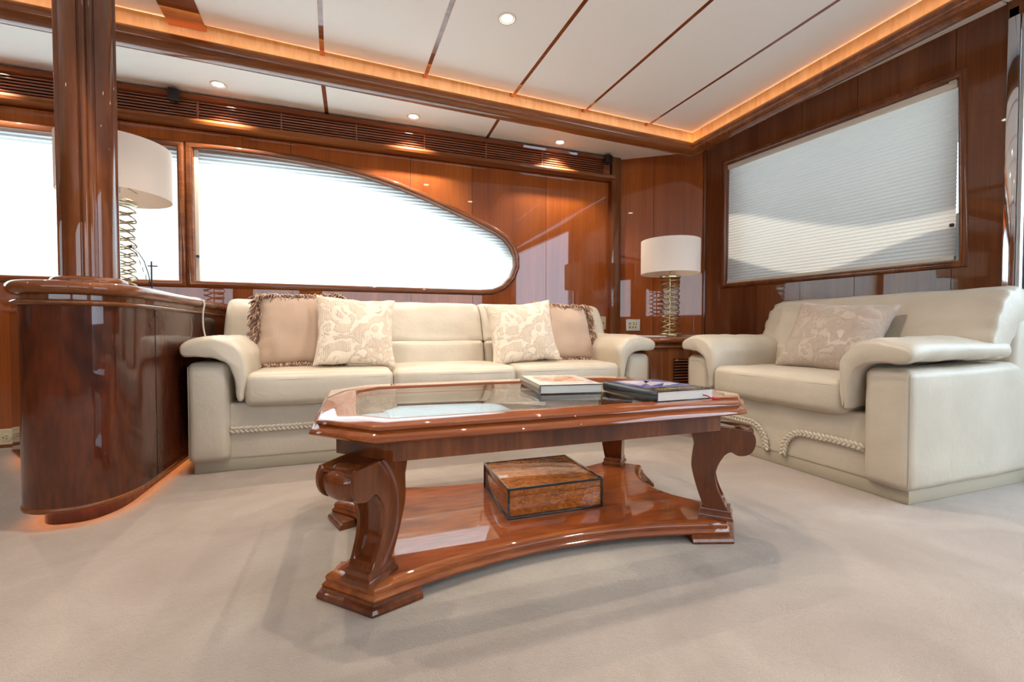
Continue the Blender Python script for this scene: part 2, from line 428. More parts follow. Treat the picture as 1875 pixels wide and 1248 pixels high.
# side (back) wall with the long curved window
WIN = [(-1.013, 1.912), (-0.854, 1.916), (-0.59, 1.914), (-0.338, 1.9), (-0.18, 1.887), (-0.02, 1.868), (0.148, 1.835), (0.333, 1.79), (0.523, 1.73), (0.726, 1.655), (0.932, 1.577), (1.094, 1.508), (1.172, 1.462), (1.235, 1.393), (1.266, 1.318), (1.266, 1.235), (1.23, 1.147), (1.155, 1.072), (1.073, 1.038), (0.96, 1.028), (-1.013, 1.026)]   # clockwise
WINL = [(-3.6, 1.905), (-1.09, 1.905), (-1.09, 1.026), (-3.6, 1.026)]
def wall_panels(rect, holes, seams, map3, mat, root, gap=.0015, name='wall_panel'):
    s0, s1, z0, z1 = rect
    cuts = [s0] + sorted(seams) + [s1]
    bm = bmesh.new(); es = []
    for loop in [[(s0, z0), (s1, z0), (s1, z1), (s0, z1)]] + holes:
        vs = [bm.verts.new((a, b, 0)) for a, b in loop]
        es += [bm.edges.new((vs[i], vs[(i + 1) % len(vs)])) for i in range(len(vs))]
    bmesh.ops.triangle_fill(bm, use_beauty=True, use_dissolve=False, edges=es)
    for a, b in zip(cuts, cuts[1:]):
        c = bm.copy()
        for x, nx in ((a + gap, -1), (b - gap, 1)):
            bmesh.ops.bisect_plane(c, geom=c.verts[:] + c.edges[:] + c.faces[:], dist=1e-6, plane_co=(x, 0, 0), plane_no=(nx, 0, 0), clear_outer=True)
        c.verts.index_update(); mb = MB()
        mb.add([map3(v.co.x, v.co.y, 0) for v in c.verts], [[v.index for v in f.verts] for f in c.faces])
        c.free(); obj(name, mb, mat, root, 180)
    bm.free()
mapB = lambda s, z, d: (s, YB - d, z)
wb = plan_sweep(WIN, [(.0, 0), (.0, -.24)], True, False, mapB)
wb.join(plan_sweep(WINL, [(.0, 0), (.0, -.24)], True, False, mapB))
wall_back = struct('wall_back', wb, 'trim_x')
wall_panels((XL, 2.26, 0, 2.06), [WIN, WINL], [], lambda s, z, d: (s, YB + .004, z), 'dark', wall_back, name='backing')
seams_b = [-3.0, -2.2, -1.4, -.42, .41, .90, 1.55]
wall_panels((XL, 2.26, 0, 2.06), [WIN, WINL], seams_b, mapB, 'wall_wood', wall_back)
back_outer = MB()
for hole in (WIN, WINL): pass
hull = struct_root('wall_hull')
wall_panels((XL, 3.1, -.1, 2.4), [WIN, WINL], [], lambda s, z, d: (s, YB + .24, z), 'headliner', hull, name='hull_plating')
def frame_window(name, loop, map3, mat, prof=None, left=1):
    prof = prof or [(-.006, -.05), (-.006, .004), (.0, .014), (.012, .02), (.026, .018), (.036, .010), (.040, 0)]
    fr = plan_sweep(loop, [(o * left, h) for o, h in prof], True, False, map3)
    w = struct_root(name); obj('window_frame', fr, mat, w, 50); return w
def dense(loop):
    return loop
w1 = frame_window('window_1', WIN, mapB, 'trim_x')
w2 = frame_window('window_2', WINL, mapB, 'trim_x')
g = MB(); g.box(-1.05, 1.32, YB + .10, YB + .106, 1.0, 1.96); obj('window_pane', g, 'glass', w1)
bd = plan_sweep(WIN[:15], [(.02, -.114), (-.085, -.114), (-.085, -.119), (.02, -.119)], False, True, mapB); obj('window_border', bd, 'black', w1)
bd = plan_sweep(WINL[:2], [(.02, -.114), (-.07, -.114), (-.07, -.119), (.02, -.119)], False, True, mapB); obj('window_border', bd, 'black', w2)
g = MB(); g.box(-3.65, -1.05, YB + .10, YB + .106, 1.0, 1.96); obj('window_pane', g, 'glass', w2)
def blind_cloth(s0, s1, z0, z1, pitch, depth, map3, d0):
    n = int((z1 - z0) / pitch) * 2; rings = []
    for i in range(n + 1):
        z = z0 + (z1 - z0) * i / n; d = d0 + (depth if i % 2 else 0)
        rings.append([map3(s0 + (s1 - s0) * k / 6, z, d) for k in range(7)])
    m = MB(); m.loft(rings, False); return m
def blind(label, s0, s1, z0, z1, map3, pitch=.024, depth=.005, d0=-.05, mat='blind'):
    base = map3((s0 + s1) / 2, z0, d0)
    t = thing('pleated_blind', label, 'blind', base)
    loc = lambda s, z, d: tuple(Vector(map3(s, z, d)) - Vector(base))
    obj('blind_cloth', blind_cloth(s0, s1, z0 + .02, z1 - .03, pitch, depth, loc, d0), mat, t, 5)
    h = MB(); h.box(s0, s1, -.012, .022, z1 - .032, z1); h.xf(lambda a, b, c: loc(a, c, d0 + b)); obj('headrail', h, 'cream_rail', t)
    h = MB(); h.box(s0, s1, -.006, .016, z0, z0 + .022); h.xf(lambda a, b, c: loc(a, c, d0 + b)); obj('bottom_rail', h, 'cream_rail', t)
    return t, loc
b1, l1 = blind('long white pleated blind glowing behind the curved window over the sofa', -1.02, 1.30, 1.012, 1.955, mapB)
c = MB(); c.box(-1.012, -.985, -.028, .0, 1.03, 1.93); c.xf(lambda a, b, d: l1(a, d, -.02 + b)); obj('side_channel', c, 'cream_rail', b1)
c = MB(); c.box(-1.0, -.984, 0, .014, 1.19, 1.206); c.xf(lambda a, b, d: l1(a, d, -.02 + b)); obj('cord_stop', c, 'black_plastic', b1)
blind('white pleated blind in the left window behind the pillar and lamp', -3.62, -1.075, 1.012, 1.95, mapB)
# side deck overhang outside
o_ = MB(); o_.box(XL, 3.0, YB + .26, YB + .75, 2.32, 2.42); struct('trim_1', o_, 'headliner')

# ventilation grille along the head of the back wall
gr = thing('vent_grille', 'long dark wooden louvred air grille running above the curved window', 'grille', (0, YB - .06, 2.06))
gz = 2.06
def rel(m): return m.xf(lambda a, b, c: (a, b - (YB - .06), c - gz))
m = MB(); m.box(XL, 2.14, YB - .012, YB - .002, 2.06, 2.24); obj('back_plate', rel(m), 'dark', gr)
prof = [(0, 2.235), (-.072, 2.235), (-.078, 2.222), (-.072, 2.205), (-.058, 2.2), (0, 2.2)]
m = MB(); m.loft([[(x, YB + o, z) for o, z in prof] for x in (XL, 2.14)], True, True, True); obj('top_rail', rel(m), 'grille_wood', gr)
prof = [(0, 2.083), (-.066, 2.083), (-.082, 2.075), (-.09, 2.058), (-.084, 2.042), (-.066, 2.036), (-.03, 2.034), (0, 2.034)]
m = MB(); m.loft([[(x, YB + o, z) for o, z in prof] for x in (XL, 2.18)], True, True, True); obj('bottom_rail', rel(m), 'trim_x', gr)
bays = [1.49 - .49 * k for k in range(12)]
sl_me = None
edges_ = [2.14, ] + bays + [XL]
sl = MB(); sl.box(-.242, .242, -.054, -.044, -.0055, .0055, .002, 1)
sl_me = mesh('slat', sl, 'grille_wood')
for a, b in zip(edges_, edges_[1:]):
    for k in range(6):
        o = obj('slat', sl_me, None, gr); o.location = ((a + b) / 2, .06 - .002, 2.0975 + k * .0185 - gz); o.scale = ((a - b) / .492, 1, 1)
dv = MB(); dv.box(-.005, .005, -.054, -.006, 2.083, 2.2); dv_me = mesh('divider', dv.xf(lambda a, b, c: (a, b, c - gz)), 'grille_wood')
for x in bays: obj('divider', dv_me, None, gr, loc=(x, .058, 0))
m = MB(); m.box(2.075, 2.14, YB - .06, YB, 2.083, 2.2); obj('end_block', rel(m), 'grille_wood', gr)
m = MB(); m.box(2.165, 2.262, YB - .05, YB + .02, 0, 2.28, .004); struct('trim_4', m, 'trim_z')
m = MB(); m.box(XL, 2.2, YB, YB + .03, 2.03, 2.3); struct('trim_5', m, 'dark')

# canted corner wall and aft wall
CA, CB = Vector((2.25, 3.5)), Vector((2.88, 3.10)); AB = Vector((3.0, 1.25))
cd = (CB - CA).normalized(); cn = Vector((cd.y, -cd.x))
cn = cn if cn.dot(-CA) > 0 else -cn
mapC = lambda s, z, d: (CA.x + cd.x * s + cn.x * d, CA.y + cd.y * s + cn.y * d, z)
LC = (CB - CA).length
wall_c = struct_root('wall_corner')
m = MB(); m.box(0, LC, -.02, -.004, 0, 2.3); m.xf(lambda a, b, c: mapC(a, c, b)); obj('backing', m, 'dark', wall_c)
wall_panels((0, LC, 0, 2.3), [], [.32], mapC, 'wall_wood', wall_c)
m = MB()
for s in (0, LC):
    m.tube([mapC(s, 0, .004), mapC(s, 2.27, .004)], .016, 10)
obj('corner_bead', m, 'trim_z', wall_c)
ad = (AB - CB).normalized(); an = Vector((ad.y, -ad.x)); an = an if an.x < 0 else -an
LA = (AB - CB).length
mapA = lambda s, z, d: (CB.x + ad.x * s + an.x * d, CB.y + ad.y * s + an.y * d, z)
AW = [(.221, 2.073), (1.674, 2.027), (1.692, 1.064), (.218, 1.085)]   # clockwise seen in (s,z)
wr_ = plan_sweep(AW, [(0, 0), (0, -.16)], True, False, mapA)
wall_right = struct('wall_right', wr_, 'trim_z')
wall_panels((0, LA, 0, 2.36), [AW], [], lambda s, z, d: mapA(s, z, -.004), 'dark', wall_right, name='backing')
wall_panels((0, LA, 0, 2.36), [AW], [.508, .848, 1.193, 1.659], mapA, 'wall_wood_shaded', wall_right)
w3 = frame_window('window_3', AW, mapA, 'trim_z', [(-.004, -.06), (-.004, .002), (.004, .012), (.016, .016), (.028, .012), (.034, 0)])
g = MB(); g.box(.19, 1.72, -.006, 0, 1.03, 2.1); g.xf(lambda a, b, c: mapA(a, c, -.115 + b)); obj('window_pane', g, 'glass', w3)
m = MB(); m.box(.2, 1.71, -.02, 0, 1.045, 1.072); m.xf(lambda a, b, c: mapA(a, c, -.075 + b)); obj('sill_channel', m, 'chrome', w3)
# the aft blind follows the slightly raked opening
def mapA2(s, z, d):
    f = (z - 1.085) / (2.06 - 1.085); g_ = (s - .2) / 1.48
    return mapA(s, z + g_ * (-.012 - .034 * f), d)
b3, l3 = blind('broad white pleated blind in the right wall window behind the small sofa', .226, 1.662, 1.088, 2.062, mapA2, .0225, .0055, -.032, 'blind_shaded')
c = MB(); c.box(1.628, 1.658, .0, .022, 2.05, 2.10); c.xf(lambda a, b, d: l3(a, d, -.032 + b)); obj('headrail_cap', c, 'cream_rail', b3)
c = MB(); c.box(1.645, 1.66, 0, .014, 1.27, 1.288); c.xf(lambda a, b, d: l3(a, d, -.018 + b)); obj('cord_stop', c, 'black_plastic', b3)

# aft door beside it
door = struct_root('door_1')
m = MB(); m.box(2.985, 3.06, 1.205, 1.25, 0, 2.25, .006); obj('door_jamb', m, 'chrome', door)
m = MB(); m.box(2.99, 3.0, 1.192, 1.203, 0, 2.25, .002); obj('door_seal', m, 'silver_plastic', door)
m = MB(); m.box(3.02, 3.03, 1.0, 1.19, .05, 2.2); obj('door_pane', m, 'tinted', door)
m = MB(); m.box(2.985, 3.06, -1.5, 1.25, 2.2, 2.36, .004); obj('door_header', m, 'trim_x', door)
m = MB(); m.box(2.94, 3.06, -1.5, 1.25, -.01, .035, .004); obj('door_track', m, 'trim_x', door)
wa = struct_root('wall_right_forward')
m = MB(); m.box(3.0, 3.1, YF, -1.5, 0, 2.4); obj('wall_panel', m, 'wall_wood', wa)
# opposite side: the same glazed side behind the camera, and the forward bulkhead
wf = struct_root('wall_front')
OW = [[(-.6, 1.9), (2.6, 1.9), (2.6, 1.03), (-.6, 1.03)], [(-3.9, 1.9), (-1.0, 1.9), (-1.0, 1.03), (-3.9, 1.03)]]
wall_panels((XL, 3.1, 0, 2.4), OW, [-2.0, 0.5, 1.8], lambda s, z, d: (s, YF + d, z), 'wall_wood', wf)
mapF = lambda s, z, d: (s, YF + d, z)
blind('white pleated blind in the nearer window on the side facing the sofa, behind the camera', -.65, 2.65, 1.0, 1.95, mapF, .05)
blind('white pleated blind in the forward window on the side facing the sofa, behind the camera', -3.95, -.95, 1.0, 1.95, mapF, .05)
m = MB(); m.box(XL - .05, XL, YF, YB, 0, 2.4); struct('wall_left', m, 'wall_wood')

# ------------------------------------------------------------------ ceilings
ZC = 2.275
m = MB(); m.box(XL - .1, 3.2, YF - .1, YB + .3, 2.40, 2.44)
ceiling = struct('ceiling', m, 'headliner')
trimY = lambda x: 2.70 + .0487 * (x + 1.34)
TRIM = [(XL, trimY(XL)), (2.555, trimY(2.555)), (2.605, YF)]
JO = -.043
def jx(xj, y): return xj + JO * (y - 2.85)
def inner_limit(x): return trimY(x) - .010
joints = [-3.15, -2.57, -1.98, -1.40, -.81, -.17, .42, 1.01, 1.567, 2.13]
half = {-.81: .084}
bounds = [XL] + joints + [2.55]
for i in range(len(bounds) - 1):
    a, b = bounds[i], bounds[i + 1]
    ga = half.get(a, .012) if i else 0; gb = half.get(b, .012) if i + 2 < len(bounds) else 0
    yb = lambda x: inner_limit(x)
    xa = lambda y: (jx(a, y) + ga) if i else XL
    xb = lambda y: (jx(b, y) - gb) if i + 2 < len(bounds) else 2.545 - .0105 * (y - 2.9)
    q = [(xa(YF), YF), (xb(YF), YF), (xb(yb(b)), yb(b)), (xa(yb(a)), yb(a))]
    m = MB(); m.loft([[(x, y, z) for x, y in q] for z in (ZC, ZC + .02)], True, True, True)
    obj('ceiling_panel', m, 'headliner', ceiling)
for xj in joints:
    w = half.get(xj, .012)
    z0 = ZC - .004 if w > .05 else ZC + .003
    y1 = trimY(xj) + .04
    q = [(jx(xj, YF) - w, YF), (jx(xj, YF) + w, YF), (jx(xj, y1) + w, y1), (jx(xj, y1) - w, y1)]
    m = MB(); m.loft([[(x, y, z) for x, y in q] for z in (z0, ZC + .018)], True, True, True)
    obj('ceiling_beam' if w > .05 else 'joint_strip', m, 'table_x', ceiling)
# outer (lower) ceiling strips
oj = [-3.78, -2.59, -1.40, -.18, 1.01]
ob = [XL] + oj + [3.15]
zo = lambda y: 2.272 - (y - 2.8) * .04
for i in range(len(ob) - 1):
    a = ob[i] + (.013 if i else 0); b = ob[i + 1] - (.013 if i + 2 < len(ob) else 0)
    q = [(a, trimY(a) + .06), (b, trimY(b) + .06), (b, YB + .05), (a, YB + .05)]
    m = MB(); m.loft([[(x, y, zo(y) + dz) for x, y in q] for dz in (0, .02)], True, True, True)
    obj('ceiling_panel', m, 'headliner', ceiling)
for x in oj:
    q = [(x - .013, trimY(x) + .06), (x + .013, trimY(x) + .06), (x + .013, YB), (x - .013, YB)]
    m = MB(); m.loft([[(a, y, zo(y) + dz) for a, y in q] for dz in (.003, .03)], True, True, True)
    obj('joint_strip', m, 'grille_wood', ceiling)
for (ya, yb_) in ((YF, -.55), (-.54, 1.25), (1.26, 2.95)):
    xi = lambda y: 2.62 - .0105 * (y - 2.9)
    m = MB(); q = [(xi(ya), ya), (3.2, ya), (3.2, yb_), (xi(yb_), yb_)]
    m.loft([[(x, y, z) for x, y in q] for z in (2.285, 2.305)], True, True, True); obj('ceiling_panel', m, 'headliner', ceiling)
tp = [(0, 2.205), (-.010, 2.194), (-.016, 2.175), (-.016, 2.158), (-.008, 2.14), (.006, 2.128), (.03, 2.120), (.06, 2.120), (.078, 2.128), (.084, 2.14), (.084, 2.27), (.056, 2.27), (.056, 2.15), (.012, 2.15), (.008, 2.205)]
struct('trim_2', plan_sweep(TRIM, tp, False), 'trim_x', 60)
struct('trim_3', plan_sweep(TRIM, [(.046, 2.152), (.055, 2.152), (.055, 2.37), (.046, 2.37)], False), 'cove_wood')
rl = plan_sweep(TRIM, [(.022 + .006 * math.cos(k * PI / 3), 2.163 + .006 * math.sin(k * PI / 3)) for k in range(6)], False)
tag(obj('rope_light', rl, 'rope'), 'glowing orange rope light hidden in the ceiling cove along the beam', 'light')

# downlights
def downlight(x, y, z, label, tilt=0):
    t = thing('downlight', label, 'downlight', (x, y, z), group='recessed ceiling downlights')
    r = MB(); r.lathe([(.036, .006), (.036, -.001), (.039, -.004), (.045, -.003), (.048, .0), (.048, .006)], 28, cap=False); obj('trim_ring', r, 'cream_rail', t)
    b = MB(); b.lathe([(.0, .004), (.029, .004)][::-1] + [(.0, .002)], 24, cap=False); b = MB(); b.lathe([(.036, .002), (.022, -.002), (.004, -.003)], 24); obj('bulb', b, 'lamp_on', t)
    l = bpy.data.lights.new('downlight_beam', 'SPOT'); l.energy = SPOT_POWER; l.color = SPOT_COLOR; l.spot_size = math.radians(112); l.spot_blend = .6; l.shadow_soft_size = .013
    lo = bpy.data.objects.new('downlight_beam', l); COL.objects.link(lo); lo.parent = t; lo.location = (0, 0, -.02)
    return t
LIGHTS = [(-.803, 3.29, 0, 'recessed downlight over the long window, nearest the pillar'), (.41, 3.302, 0, 'recessed downlight over the middle of the curved window'), (1.60, 3.34, 0, 'recessed downlight above the right end of the air grille'),
          (.735, 2.15, 1, 'bright recessed downlight in the raised ceiling above the coffee table'), (1.335, 1.70, 1, 'recessed downlight at the top edge of the raised ceiling, right of the brightest one')]
for x, y, k, lb in LIGHTS:
    downlight(x, y, ZC if k else zo(y), lb)
HID = [(-.45, 1.75), (.32, 1.40), (.73, -.9), (1.9, -.9), (-1.7, -.9), (-2.6, 1.6), (-2.0, 3.29)]  # second one is an added lamp that brightens the short sofa's front
HLAB = ['recessed downlight of the raised ceiling straight above the glass table top', 'added unseen downlight above the left end of the table, brightening the short sofa', 'recessed downlight behind the camera, in line with the table', 'recessed downlight behind the camera, nearest the glass door',
        'recessed downlight behind the camera, left of the cabinet line', 'recessed downlight of the raised ceiling far left beyond the column', 'recessed downlight over the left window, left of the column']
for (x, y), lb in zip(HID, HLAB):
    downlight(x, y, ZC if y < 3 else zo(y), lb)

# ------------------------------------------------------------------ leather seating
def braid(path3, normal, w=.013, a=.012, turns=26):
    """three-strand plait laid along a path; path3 = list of points, normal = outward direction"""
    P = [Vector(p) for p in path3]; nrm = Vector(normal)
    L = [0]
    for i in range(1, len(P)): L.append(L[-1] + (P[i] - P[i - 1]).length)
    tot = L[-1]; N = int(tot / .006)
    def pt(d):
        for i in range(1, len(P)):
            if d <= L[i] + 1e-9:
                f = (d - L[i - 1]) / (L[i] - L[i - 1]); t = (P[min(i + 1, len(P) - 1)] - P[max(i - 2, 0)]).normalized()
                return P[i - 1].lerp(P[i], f), t
        return P[-1], (P[-1] - P[-2]).normalized()
    mb = MB()
    for k in range(3):
        path = []
        for j in range(N + 1):
            d = tot * j / N; p, t = pt(d); s = t.cross(nrm)
            ph = 2 * PI * d / .062 + 2 * PI * k / 3
            path.append(p + s * (a * math.sin(ph)) + nrm * (.004 + .005 * math.sin(2 * ph)))
        mb.tube(path, w * .62, 6)
    return mb
LEATHER_ARM = [(.002, .578), (-.022, .606), (-.014, .642), (.04, .664), (.11, .675), (.165, .668), (.215, .645), (.252, .60), (.263, .55), (.262, .45), (.252, .385), (.236, .362), (.216, .372), (.206, .43), (.196, .50), (.172, .545), (.13, .568), (.07, .574)]
def seat_unit(name, label, cat, loc, rotz, L, seats, split_back, braids, backs, pad_y1=.66):
    t = thing(name, label, cat, loc, rotz)
    m = MB(); m.box(.02, L - .02, .035, .87, 0, .06, .004); obj('plinth', m, 'plinth', t)
    m = soft_box(L - .30, .70, .285, .018, (8, 4, 4)); obj('seat_base', at(m, L / 2, .03 + .35, .055 + .1425), 'leather', t)
    for sd in (0, 1):
        fx = (lambda x: x) if not sd else (lambda x: L - x)
        a = soft_box(.178, .87, .49, .035, (4, 10, 8), (.004, .006, .004), .003, sd); at(a, .089, .435, .055 + .245)
        a.xf(lambda x, y, z: (x, y, z + max(0, (y - .3)) * .03 * (1 if z > .3 else 0)))
        obj('arm', a.xf(lambda x, y, z: (fx(x), y, z)), 'leather', t, 60)
        sm_ = MB(); sm_.tube([(fx(.0085), .0065, z) for z in (.075, .2, .35, .50, .527)], .0016, 5); obj('seam', sm_, 'plinth', t)
        p = pad(spline(LEATHER_ARM, 3), -.035, pad_y1, .05, 16, .008, seed=sd * 5)
        def shp(x, z, y):
            # the front nose slopes down a little and the rear droops to the back frame
            k = max(0, .12 - (y + .035)) / .12
            return (fx(x), y, z - .012 * k * k)
        obj('arm_pad', p.xf(shp), 'leather', t, 70)
    x0 = .245; w = (L - .49) / seats
    for i in range(seats):
        c_ = soft_box(w - .004, .60, .165, .036, (10, 8, 3), (0.003, .010, .010), .004, i * 3)
        obj('seat_cushion', at(c_, x0 + w * (i + .5), .275, .405), 'leather', t, 70)
        hx = (w - .004) / 2; pts = []
        for q in range(15):
            x = (-1 + 2 * q / 14) * (hx - .036)
            pts.append((x0 + w * (i + .5) + x, .275 - .30 - .010 * math.sqrt((1 - (x / hx) ** 2) * (1 - .6 ** 2)) + .0004, .405 + .6 * .0825))
        sm_ = MB(); sm_.tube(pts, .0013, 5); obj('seam', sm_, 'plinth', t)
    m = soft_box(L, .15, .70, .04, (6, 3, 6)); m.xf(lambda a, b, c: (a, b + (c + .35) * .07, c)); obj('back_frame', at(m, L / 2, .765, .055 + .38), 'leather', t, 60)
    top = [(.50, .625), (.515, .68), (.545, .76), (.585, .835), (.64, .885), (.71, .90), (.78, .885), (.84, .84), (.868, .78), (.868, .73), (.845, .715), (.82, .74), (.76, .745), (.68, .70), (.62, .64), (.56, .615)]
    whole = [(.50, .585), (.515, .64), (.54, .72), (.57, .79), (.61, .85), (.66, .89), (.73, .90), (.80, .885), (.855, .84), (.885, .77), (.885, .71), (.862, .695), (.845, .73), (.80, .75), (.73, .72), (.68, .65), (.64, .59), (.57, .57)]
    for i in range(len(backs) - 1):
        a, b = backs[i], backs[i + 1]
        if split_back:
            p = pad(spline(top, 3), a + .002, b - .002, .045, 10, .004, seed=i)
            obj('back_cushion', p.xf(lambda y, z, x: (x, y, z)), 'leather', t, 70)
            c_ = soft_box(b - a - .004, .20, .17, .03, (10, 4, 3), (0, .012, 0), .003, i)
            c_.xf(lambda x, y, z: (x, y + z * .18, z)); obj('lumbar_cushion', at(c_, (a + b) / 2, .565, .548), 'leather', t, 70)
        else:
            c_ = soft_box(L - .42, .22, .15, .03, (10, 4, 3), (0, .010, 0), .003, i)
            c_.xf(lambda x, y, z: (x, y + z * .2, z)); obj('lumbar_cushion', at(c_, L / 2, .585, .545), 'leather', t, 70)
            p = pad(spline(whole, 3), a, b, .05, 14, .006, seed=i, ruffle=.008)
            obj('back_cushion', p.xf(lambda y, z, x: (x, y, z)), 'leather', t, 70)
    for pth in braids:
        obj('braid', braid([(x, .026, z) for x, z in pth], (0, -1, 0)), 'leather', t, 70)
    return t
arc = lambda cx, cz, r, a0, a1, n=8: [(cx + r * math.cos(math.radians(a0 + (a1 - a0) * i / n)), cz + r * math.sin(math.radians(a0 + (a1 - a0) * i / n))) for i in range(n + 1)]
Ls = 2.64
seat_unit('leather_sofa', 'long cream leather three-seat sofa under the curved window', 'sofa', (-.765, 2.5, 0), 0, Ls, 3, True,
          [[(.18, .205), (.5, .207), (.9, .208)] + arc(.98, .09, .118, 90, 0) + [(1.098, .065)], [(Ls - .18, .205), (Ls - .6, .207)] + arc(Ls - .98, .09, .118, 90, 180) + [(Ls - 1.098, .065)]],
          [.03, .965, 1.615, Ls - .03])
Lv = 1.245
seat_unit('leather_loveseat', 'short cream leather sofa with one seat cushion by the right wall', 'sofa', (2.05, 2.35, 0), -PI / 2, Lv, 1, False,
          [[(.19, .195), (.30, .198), (.42, .195)] + arc(.47, .085, .11, 90, 0) + [(.585, .062)], [(Lv - .18, .192), (Lv - .30, .198), (Lv - .42, .195)] + arc(Lv - .45, .085, .11, 90, 180) + [(Lv - .565, .062)]],
          [.10, Lv + .01])

# ------------------------------------------------------------------ throw pillows
def pillow_mb(w, h, T, seed, n=26, ear=.05, wr=.010):
    mb = MB(); G = []
    for side in (1, -1):
        g = []
        for i in range(n + 1):
            row = []
            for j in range(n + 1):
                u = math.sin((2 * i / n - 1) * PI / 2); v = math.sin((2 * j / n - 1) * PI / 2)
                x = u * w / 2 * (1 - ear * (1 - v * v)); z = v * h / 2 * (1 - ear * (1 - u * u))
                e = max(0, (1 - u ** 2)) * max(0, (1 - v ** 2))
                y = -side * T / 2 * e ** .42
                k = e ** .3
                nn = noise.noise(Vector((x * 7 + seed, z * 7, side))) + .6 * noise.noise(Vector((x * 16 + seed, z * 9 - seed, side * 2)))
                # gathers running in from the edges
                gth = math.sin(v * 17 + seed) * max(0, abs(u) - .55) * (1 - abs(u)) * 6 + math.sin(u * 17 + seed) * max(0, abs(v) - .55) * (1 - abs(v)) * 6
                y += -side * (nn * wr + gth * .011) * k
                x += .006 * noise.noise(Vector((v * 3 + seed, 0, u))); z += .008 * noise.noise(Vector((u * 3, seed, v)))
                row.append((x, y, z))
            g.append(row)
        G.append(g)
    idx = {}
    for s, g in enumerate(G):
        for i in range(n + 1):
            for j in range(n + 1):
                if s == 1 and (i in (0, n) or j in (0, n)): idx[1, i, j] = idx[0, i, j]; continue
                idx[s, i, j] = len(mb.v); mb.v.append(g[i][j])
    for s in (0, 1):
        for i in range(n):
            for j in range(n):
                f = (idx[s, i, j], idx[s, i + 1, j], idx[s, i + 1, j + 1], idx[s, i, j + 1])
                mb.f.append(f if s == 0 else f[::-1])
    return mb
def fringe_mb(w, h, seed, ear=.05, ln=.05, count=2300):
    rr = random.Random(seed); mb = MB()
    for q in range(count):
        sd = rr.choice('TBLR') if rr.random() > .0 else 'T'
        s = rr.uniform(-1, 1)
        if sd in 'TB':
            sg = 1 if sd == 'T' else -1
            p = Vector((s * w / 2, 0, sg * h / 2 * (1 - ear * (1 - s * s)))); out = Vector((0, 0, sg))
        else:
            sg = 1 if sd == 'R' else -1
            p = Vector((sg * w / 2 * (1 - ear * (1 - s * s)), 0, s * h / 2)); out = Vector((sg, 0, 0))
        d = (out * rr.uniform(.3, 1.0) + Vector((rr.uniform(-.7, .7), rr.uniform(-1.1, .4), rr.uniform(-.8, .5)))).normalized()
        l = ln * rr.uniform(.55, 1.1) * (.45 if sd == 'B' else 1); dr = Vector((rr.uniform(-.2, .2), rr.uniform(-.1, .1), -.35)) * l
        path = [p + Vector((0, rr.uniform(-.012, .012), 0)), p + d * l * .5, p + d * l * .85 + dr, p + d * l * .95 + dr * 2]
        mb.tube(path, [.0028, .0036, .0032, .002], 4)
    return mb
def pillow(name, label, loc, rot, w, h, T, mat, seed, fr=False):
    ear = .05 if fr else .095
    wr = .017 if mat == 'linen' else .011
    o = thing(name, label, 'pillow', loc); o.rotation_euler = rot
    obj('pillow_cover', pillow_mb(w, h, T, seed, wr=wr, ear=ear), mat, o, 180)
    if fr:
        f = obj('fringe', fringe_mb(w, h, seed), 'fringe', o, 180); f['kind'] = 'stuff'
    return o
lean = math.radians(-20)
pillow('throw_pillow', 'plain tan linen pillow with brown fringe at the left end of the sofa', (-.315, 2.88, .705), (lean, math.radians(-1), math.radians(-4)), .44, .42, .15, 'linen', 3, True)
pillow('throw_pillow', 'cream embossed velvet pillow leaning on the left fringed pillow', (.005, 2.75, .695), (lean, math.radians(3), math.radians(4)), .45, .43, .15, 'damask', 11)
pillow('throw_pillow', 'cream embossed velvet pillow leaning on the right fringed pillow', (1.045, 2.75, .69), (lean, math.radians(-5), math.radians(-6)), .46, .43, .15, 'damask', 23)
pillow('throw_pillow', 'plain tan linen pillow with brown fringe at the right end of the sofa', (1.42, 2.88, .69), (lean, math.radians(2), math.radians(6)), .44, .40, .15, 'linen', 31, True)
pillow('throw_pillow', 'plain taupe silk pillow propped alone on the short sofa', (2.455, 1.69, .665), (math.radians(-28), math.radians(4), -PI / 2 + math.radians(4)), .50, .42, .16, 'silk', 41)

# ------------------------------------------------------------------ coffee table
CT = (.60, 1.508, 0)
ct = thing('coffee_table', 'octagonal varnished wooden coffee table with glass top and scroll legs', 'table', CT)
HX, HY, CH, ZT = .70, .437, .145, .475
oc = octagon(HX, HY, CH)
IN = octagon(HX - .105, HY - .105, .105)
# moulded top frame: profile measured inward (left of CCW path = inward)
tprof = [(.105, ZT - .008), (.10, ZT), (.012, ZT), (.006, ZT - .003), (.004, ZT - .009), (.008, ZT - .013), (.002, ZT - .018), (-.006, ZT - .022), (-.010, ZT - .027), (-.012, ZT - .034), (-.008, ZT - .038), (.02, ZT - .040), (.105, ZT - .040)]
obj('tabletop_frame', plan_sweep(oc, tprof, True), 'table_x', ct, 50)
gp = octagon(HX - .098, HY - .098, .107)
gi = octagon(HX - .125, HY - .125, .110)
m = MB(); m.loft([[(x, y, z) for x, y in q] for q, z in ((gp, ZT - .016), (gp, ZT - .006), (gi, ZT - .002))], True, True, True)
obj('glass_top', m, 'glass', ct, 20)
# apron
ap = octagon(HX - .05, HY - .05, .135)
obj('apron', plan_sweep(ap, [(0, .376), (0, ZT - .038), (.022, ZT - .038), (.022, .376)], True), 'table_z', ct, 30)
